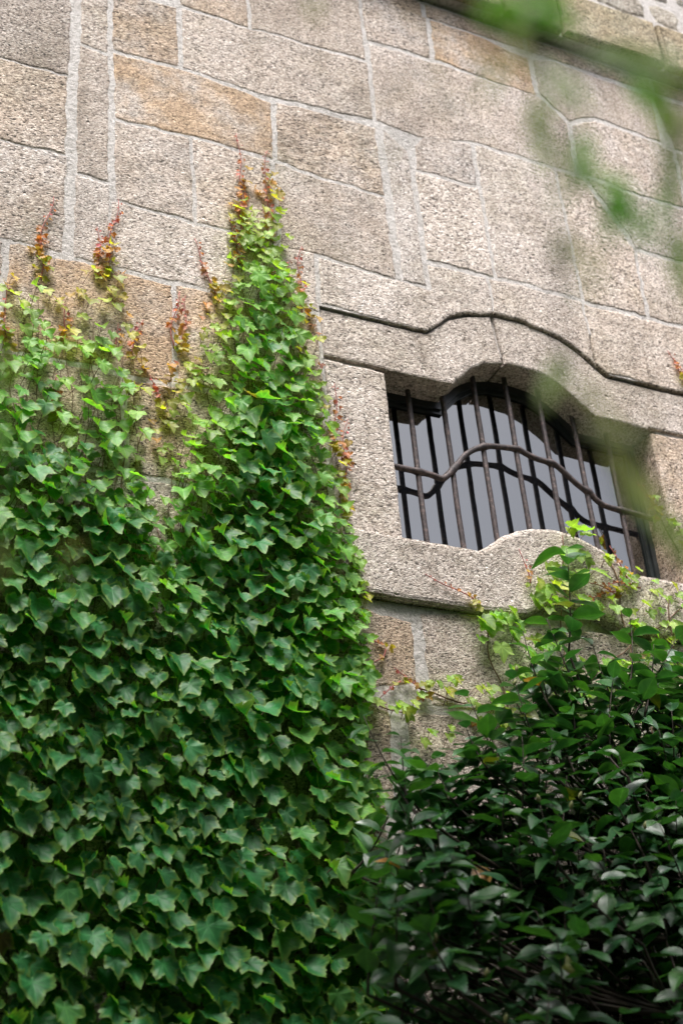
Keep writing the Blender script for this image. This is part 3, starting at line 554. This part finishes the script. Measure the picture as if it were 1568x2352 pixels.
cluster([(960, 1585), (990, 1580), (1015, 1590), (1040, 1580), (1060, 1600), (1085, 1590), (1110, 1600), (1130, 1620), (1150, 1640), (1160, 1600), (860, 1610), (890, 1625), (915, 1635), (940, 1640), (1085, 1640), (1140, 1655), (980, 1690), (1020, 1700)], -.008, .040, .40, 2, 9)
cluster([(random.uniform(1250, 1568), random.uniform(1430, 1720)) for _ in range(70)], -.01, .045, .55, 1)
cluster([(1490, 1150), (1500, 1185), (1520, 1210), (1545, 1230), (1555, 1255), (1535, 1200)], .01, .03, .36, 2, 6)
for tp, bp_, Y in (((985, 1305), (1100, 1400), -.045), ((1178, 1262), (1215, 1345), -.05), ((1395, 1255), (1440, 1330), -.045), ((1290, 1395), (1430, 1355), -.045), ((1350, 1345), (1420, 1370), -.045), ((905, 1530), (970, 1590), -.008), ((835, 1520), (885, 1490), -.008), ((840, 1470), (880, 1480), -.008), ((870, 1600), (920, 1565), -.008), ((950, 1610), (975, 1600), -.008), ((1380, 1352), (1470, 1350), -.045), ((1040, 1640), (1090, 1660), -.008)):
    red_shoot(tp, bp_, Y, red, fol, s0=.012)
for x0, y0, x1, y1, Y in ((1300, 1700, 1290, 1230, -.04), (1180, 1680, 1110, 1420, -.009), (1500, 1700, 1400, 1290, -.04), (1200, 1650, 960, 1580, -.007), (820, 1600, 940, 1640, -.007), (1560, 1600, 1530, 1370, -.04), (1300, 1600, 1560, 1400, -.04), (1560, 1270, 1470, 1110, .010)):
    a_, b_ = at(x0, y0, Y), at(x1, y1, Y); tube(stem, wander(a_.x, a_.z, b_.x, b_.z, .04, Y, seed=x0), .003, 5)
fol.build('foliage', M_IVY, ivy2, True); stem.build('stem', M_STEM, ivy2, True); [r_.build('shoot', M_REDSTEM, ivy2, True) for r_ in red]
ivy3 = empty('climbing_ivy', (4.6, -.02, 3.2), 'thin red-leaved ivy runner creeping over bare stone right of the barred window', 'ivy plant')
fol = Acc(); red = []
for tp, bp_ in (((1530, 805), (1568, 870)), ((1562, 838), (1590, 900)), ((1462, 1105), (1510, 1190)), ((1568, 870), (1640, 1300))): red_shoot(tp, bp_, .012 if tp[1] > 1000 else -.006, red, fol)
fol.build('foliage', M_IVY, ivy3, True); [r_.build('shoot', M_REDSTEM, ivy3, True) for r_ in red]

# ------------------------------------------------------------------ glossy shrub
shr = empty('evergreen_shrub', (3.3, -1.0, 0), 'dark glossy-leaved evergreen shrub in the lower right, below the window sill', 'shrub')
fol = Acc(); stem = Acc()
M_BUD = plain('bud_green', (.25, .26, .10), .5)
CG, CY, CL = (.022, .088, .034), (.12, .14, .02), (.05, .15, .03)
def shoot(tip, base, n, s, bright=0.0, r0=.0045):
    tip, base = Vector(tip), Vector(base); mid = (tip+base)/2+Vector((random.gauss(0, .02), random.gauss(0, .02), -.03)); pts = [base.lerp(mid, t).lerp(mid.lerp(tip, t), t) for t in (i/8 for i in range(9))]
    tube(stem, pts, [r0-(r0-.0013)*i/8 for i in range(9)], 6)
    d = (tip-base).normalized(); ph = random.uniform(0, 6.28)
    for i in range(n):
        t = .12+.88*(i+1)/n; f = t*8; k = min(7, int(f)); p = pts[k].lerp(pts[k+1], f-k); ph += 2.4
        dd = (pts[k+1]-pts[k]).normalized(); a1 = dd.orthogonal().normalized(); b1 = dd.cross(a1)
        out = a1*math.cos(ph)+b1*math.sin(ph)
        ld = (out*(1.0 if i < n-2 else .5)+dd*(.5 if i < n-2 else 1.0)+Vector((0, 0, -.12))).normalized()
        nn = (dd*.7-out*.25+Vector((0, -.35, .55))); nn += Vector([random.gauss(0, .25) for _ in range(3)])
        q = random.random(); c = lerp(CG, CL, min(1, max(0, bright+random.gauss(.15, .28)))); k_ = random.uniform(.75, 1.3)
        if q < .003: c = (.34, .17, .05)
        elif q < .014: c = CY
        put(fol, random.choice(CAMT), p+out*.004, nn, ld, s*random.uniform(.75, 1.15)*(1 if i < n-1 else .75), (*[v*k_ for v in c], .8))
def P(x, y, Y): return at(x, y, Y)
special = [((1300, 1260), (1305, 1500), -.30, 18, .098, .25), ((1255, 1420), (1330, 1600), -.32, 13, .085, .5), ((1445, 1420), (1440, 1600), -.34, 8, .085, .1), ((1360, 1480), (1430, 1660), -.34, 9, .08, .1),
 ((835, 1645), (980, 1880), -.55, 8, .068, .15), ((920, 1690), (935, 1850), -.56, 8, .066, .2), ((1075, 1600), (1160, 1780), -.45, 9, .095, .15), ((1065, 1655), (1150, 1800), -.5, 8, .07, .05), ((1180, 1560), (1250, 1760), -.42, 12, .085, .2),
 ((880, 1760), (1000, 1920), -.6, 9, .08, .1), ((1560, 1450), (1450, 1650), -.4, 10, .09, .2), ((1410, 1540), (1400, 1720), -.45, 10, .09, .2), ((1000, 1760), (1080, 1880), -.55, 10, .08, .15),
 ((880, 1990), (1060, 2100), -.7, 11, .09, .1), ((1240, 1850), (1290, 2000), -.75, 12, .09, .2), ((1300, 1560), (1320, 1700), -.4, 11, .085, .4), ((1500, 1480), (1480, 1640), -.38, 10, .085, .15), ((1200, 1450), (1260, 1620), -.33, 9, .07, .4)]
for tp, bs, Y, n, s, br in special: shoot(P(*tp, Y), P(*bs, Y-.06), n, s*1.18, br)
sh_px = [(880, 1820), (960, 1740), (1060, 1720), (1100, 1660), (1180, 1620), (1220, 1560), (1290, 1520), (1400, 1530), (1500, 1510), (1700, 1480), (1900, 1600), (1900, 2900), (900, 2900), (880, 2300), (900, 2100), (860, 1990), (960, 1900)]
core = Vector((3.2, -.7, 1.2)); shoots = []
for rr_, push in ((.047, 0), (.050, .3)):
  for x, y, q in poisson(lambda: (random.uniform(850, 1900)/1000, random.uniform(1450, 2900)/1000), 7000, lambda q: rr_, lambda a_, b_: 1 if in_poly(a_*1000, b_*1000, sh_px) else None):
    x *= 1000; y *= 1000; f = min(1, max(0, (y-1500)/700)); near = -.35-.75*f
    if y > 2080 and random.random() < .75*min(1, (y-2080)/150): near += .45
    if y > 2040 and random.random() < .45*min(1, (y-2040)/150): continue
    Y = min(near+random.uniform(-.05, .30)*(.4+f)+push*(.2+f), -.14)
    tip = P(x, y, Y); d = (tip-core); d.z = abs(d.z)*.6+.3; d.normalize(); d = (d*.5+Vector((random.gauss(-.1, .5), random.gauss(-.15, .3), random.uniform(.2, 1)))).normalized()
    base = tip-d*random.uniform(.20, .34); base.y = min(base.y, -.12)
    shoot(tip, base, random.randint(8, 11), random.uniform(.088, .118), .15); shoots.append(base)
# limbs rising from the root, each fine branch leaves the nearest lower point of a limb
root = Vector((3.3, -1.0, 0)); nodes = []
for i in range(14):
    a_ = i*2.4; q = (i+1)/14; top = Vector((3.35+.75*math.cos(a_)*q**.5, -.62+.30*math.sin(a_), 2.9-.5*q+.15*math.sin(i*1.7)))
    pts = [root.lerp(top, t)+Vector((.10*math.cos(a_)*math.sin(t*3.1), .06*math.sin(a_*2)*math.sin(t*3.1), 0)) for t in (k/12 for k in range(13))]
    tube(stem, pts, [.022-.0015*k for k in range(13)], 8); nodes += pts[3:]
for b_ in shoots+[P(*s_[1], s_[2]-.06) for s_ in special]:
    k = min(nodes, key=lambda f_: (f_-b_).length+(2 if f_.z > b_.z-.1 else 0)); m1 = k.lerp(b_, .5)+Vector((random.gauss(0, .04), .05, -.08))
    tube(stem, [k.lerp(m1, t).lerp(m1.lerp(b_, t), t) for t in (0, .2, .4, .6, .8, 1)], [.006, .006, .0055, .005, .005, .0045], 5, caps=False)
fol.build('foliage', M_CAM, shr, True); stem.build('stem', M_TWIG, shr, True)
for x, y, Y in ((1180, 1570, -.5), (1237, 1838, -.8), (1310, 1853, -.8), (1115, 2240, -.95), (1160, 2345, -.95), (1000, 2160, -.9), (1480, 1900, -.75), (1330, 1830, -.7), (1185, 1540, -.45)):
    b = Acc(); q = P(x, y, Y); d = Vector((random.gauss(0, .3), -.3, 1)).normalized(); tube(b, [q-d*.006, q-d*.002, q+d*.007, q+d*.014, q+d*.019], [.002, .0055, .0065, .004, .0006], 8); b.build('bud', M_BUD, shr, True)

# ------------------------------------------------------------------ twigs hanging close to the lens
def hanging(name, path, leaves, label, tint, ls, dist=1.25, rw=.0022, group=None):
    ls *= .72; dist *= .72; rw *= .8; tint = tuple(v*1.7 for v in tint)
    pts = [at_dist(x, y, dist*k) for x, y, k in path]
    o = empty(name, pts[0], label, 'branch', group); st = Acc(); fo = Acc()
    tube(st, pts, [rw*(1-.6*i/(len(pts)-1)) for i in range(len(pts))], 6)
    for x, y, k, ang, s in leaves:
        p = at_dist(x, y, dist*k); a_ = R(ang); d = rt*math.sin(a_)-up*math.cos(a_); nn = -fw+rt*random.gauss(-.2, .5)+up*random.gauss(.9, .4)
        c = [v*random.uniform(.8, 1.25) for v in tint]
        q = min(pts, key=lambda w_: (w_-p).length); tube(st, [q, p], .0009, 4)
        put(fo, random.choice(WILT), p, nn, d, ls*s, (*c, .3))
    fo.build('foliage', M_SPR, o, True); st.build('twig', M_TWIG, o, True)
random.seed(3)
hanging('hanging_branch', [(930, -160, 1), (1080, 10, 1), (1260, 110, 1.02), (1460, 190, 1.05), (1700, 260, 1.1)],
        [(1090, 0, 1, 50, 1.1), (1150, 20, 1, 75, 1.1), (1200, 60, 1, 60, .9), (1290, 90, 1.02, 20, 1.0), (1350, 110, 1.02, 60, 1.2), (1440, 170, 1.04, 45, 1.0), (1500, 190, 1.05, 10, 1.1), (1250, -60, 1, 5, 1.1), (1130, -40, 1, 60, 1.2), (1080, 20, 1, 70, 1.0), (1170, 60, 1, 68, 1.0), (1480, 120, 1.05, 20, .8), (1440, 150, 1.05, 60, 1.0), (1290, 0, 1, -5, .9)],
        'blurred leafy branch slanting across the top right corner, close to the lens', (.15, .25, .08), .074, dist=1.3)
hanging('hanging_branch', [(1190, -120, 1), (1215, 120, 1), (1240, 300, 1), (1330, 420, 1), (1400, 520, 1)],
        [(1230, 215, 1, 5, 1.1), (1250, 270, 1, -8, 1.0), (1330, 300, 1, 5, 1.3), (1360, 380, 1, 15, 1.2), (1395, 400, 1, 20, 1.4), (1345, 330, 1, 8, 1.2), (1350, 400, 1, 25, 1.2), (1400, 430, 1, 12, 1.2), (1290, 160, 1, 10, .9), (1255, 200, 1, 12, .8)],
        'blurred hanging twig of small leaves over the upper wall, right of the centre', (.15, .24, .08), .062, dist=1.3)
hanging('hanging_branch', [(1270, 560, 1), (1290, 760, 1), (1330, 960, 1), (1410, 1120, 1), (1500, 1340, 1)],
        [(1290, 810, 1, 3, 1.35), (1292, 860, 1, 6, 1.3), (1335, 980, 1, 38, 1.1), (1385, 1030, 1, 14, 1.5), (1420, 1120, 1, 14, 1.9), (1300, 640, 1, 10, .5)],
        'pale green blurred twig drooping across the right part of the barred window', (.17, .21, .085), .068, dist=1.3)
hanging('hanging_branch', [(1180, -200, 1), (1265, 60, 1), (1290, 330, 1), (1300, 600, 1)],
        [(1275, 330, 1, 0, .9), (1292, 430, 1, 5, 1.0), (1300, 520, 1, 0, .9), (1255, 330, 1, -12, .8), (1150, 150, 1, 10, .8), (1100, 90, 1, 5, .7), (1330, 560, 1, 8, .8), (1230, 130, 1, 0, .9), (1190, 60, 1, 10, .9)],
        'faint pale strand of blurred leaves over the upper right stones, paler than its neighbour', (.17, .22, .09), .060, dist=1.15, rw=.0009)
hanging('hanging_branch', [(1520, 150, 1), (1560, 330, 1), (1555, 560, 1), (1570, 760, 1)],
        [(1555, 240, 1, -5, 1.2), (1560, 360, 1, 5, 1.4), (1550, 520, 1, 0, 1.3), (1565, 640, 1, 10, 1.2), (1530, 300, 1, -10, 1.0)],
        'blurred leafy twig hanging along the right edge, above the window', (.14, .22, .07), .064, dist=1.3)
hanging('hanging_branch', [(560, -80, 1), (590, 60, 1), (720, 10, 1), (900, 180, 1), (980, 240, 1)],
        [(715, -20, 1, 5, 1.0), (590, 70, 1, 10, .5), (925, 180, 1, 0, .5), (975, 150, 1, 30, .45), (900, 330, 1, 0, .6), (1050, 240, 1, 160, .4), (610, 370, .9, 60, .5), (770, 560, 1, 60, .6)],
        'faint blurred yellowish leaf sprig in front of the upper middle stones', (.20, .24, .06), .040, dist=1.3, rw=.0007)
hanging('hanging_branch', [(-120, 700, 1), (-30, 850, 1), (5, 1050, 1), (12, 1250, 1), (-20, 1450, 1)],
        [(-5, 800, 1, 20, 1.2), (30, 790, 1, 35, 1.4), (-10, 960, 1, 10, 1.4), (0, 1120, 1, 10, 1.5), (-10, 1230, 1, 5, 1.3), (40, 545, 1, 80, .7), (5, 1330, 1, -5, 1.3)],
        'blurred pale leaves hanging along the left edge, in front of the dense ivy', (.12, .20, .05), .046, dist=1.5)
hanging('hanging_branch', [(-160, 1180, 1), (-20, 1260, 1), (100, 1290, 1), (170, 1290, 1)],
        [(140, 1265, 1, 70, .75), (165, 1280, 1, 0, .8), (240, 860, 1, 60, .5)],
        'single blurred pale leaf on a twig before the ivy, at the left', (.20, .27, .07), .044, dist=1.5, rw=.001)

# ------------------------------------------------------------------ unseen hedges added to block low sky light from the lower wall
def hedge(name, x0, x1, y0, y1, h, label):
    o = empty(name, ((x0+x1)/2, (y0+y1)/2, 0), label, 'hedge', None); a = Acc(); n = int((x1-x0)/.25); m_ = int(h/.25)
    V = []; Fs = []
    for i in range(n+1):
        for j in range(m_+1):
            x = x0+(x1-x0)*i/n; z = h*j/m_; V.append((x, y1+.18*noise.noise(Vector((x*1.3, z*1.3, 0)))-(.25 if j == m_ else 0), z))
    for i in range(n):
        for j in range(m_): k = i*(m_+1)+j; Fs.append((k, k+1, k+m_+2, k+m_+1))
    b0 = len(V)
    for i in range(n+1): V.append((x0+(x1-x0)*i/n, y0, 0)); V.append((x0+(x1-x0)*i/n, y0, h))
    for i in range(n):
        k = b0+2*i; Fs.append((k, k+2, k+3, k+1)); Fs.append((i*(m_+1)+m_, k+1, k+3, (i+1)*(m_+1)+m_))
    Fs.append((0, b0, b0+1)+tuple(range(m_, 0, -1))); e = n*(m_+1); Fs.append(tuple(range(e, e+m_+1))+(b0+2*n+1, b0+2*n))
    a.add(V, Fs); a.build('body', plain('hedge_inner', (.012, .022, .010), .9), o)
    f = Acc()
    for _ in range(int((x1-x0)*h*22)):
        x = random.uniform(x0, x1); z = random.uniform(0, h); put(f, CAMT[_ % 12], (x, y1+.2+random.uniform(-.1, .1), z), (random.gauss(0, .5), 1, random.gauss(.3, .5)), (random.gauss(0, .6), 0, -1), .13, (.02, .05, .015, .5))
    f.build('foliage', M_CAM, o, True)
hedge('added_shade_hedge', -10, 14, -9.6, -8.0, 9.0, 'unseen tall dark hedge added opposite the stone wall to block low sky light')

for x, nm in ((-3.4, 'unseen dark side hedge added to block light, left of the ivy-covered wall'), (6.4, 'unseen dark side hedge added to block light, right of the barred window')):
    k = set(COL.objects); hedge('added_side_hedge', x-3.4, x+3.4, -4.75, -3.6, 3.6, nm); h = [o for o in COL.objects if o not in k and o.type == 'EMPTY'][0]
    h.rotation_euler.z = R(-90 if x < 0 else 90)  # out of view, added to cut low light from both sides
# ------------------------------------------------------------------ unseen tree added overhead, its crown placed to shade the lower wall
tree = empty('added_shade_tree', (-1.2, -4.9, 0), 'unseen leafy tree added above the viewpoint, its crown shading the lower wall', 'tree')
tk = Acc(); cw = Acc(); random.seed(12)
T0 = Vector((-1.2, -4.9, 0)); T1 = Vector((-.9, -4.6, 4.6)); tube(tk, [T0, T0.lerp(T1, .5)+Vector((.08, 0, 0)), T1], [.17, .13, .11], 12)
def shown(p):
    d = p-CAM; z = d.dot(fw)
    return z > .1 and abs(d.dot(rt)/z) < 900/F and abs(d.dot(up)/z) < 1290/F
clumps = []
while len(clumps) < 110:
    c = Vector((random.uniform(-4.2, 4.8), random.uniform(-3.9, -1.5), random.uniform(4.8, 6.6)))
    if c.x > 3.1-(c.y+2.6)*.5 and c.z > 4.95: continue
    if shown(c) or any((c-k).length < .40 for k in clumps): continue
    clumps.append(c)
for c in clumps:
    m = T1.lerp(c, .5)+Vector((0, 0, .3)); 
    if not any(shown(T1.lerp(m, t).lerp(m.lerp(c, t), t)) for t in (.2, .5, .8)): tube(tk, [T1.lerp(m, t).lerp(m.lerp(c, t), t) for t in (0, .25, .5, .75, 1)], [.05, .035, .025, .016, .008], 6)
    for _ in range(140):
        p = c+Vector([random.gauss(0, .27) for _ in range(3)])
        if shown(p): continue
        put(cw, WILT[_ % 6], p, [random.gauss(0, 1) for _ in range(3)], (random.gauss(0, 1), random.gauss(0, 1), -.6), random.uniform(.12, .2), (.05, .11, .03, .3))
tk.build('trunk', M_TWIG, tree, True); cw.build('crown', M_WIL, tree, True)
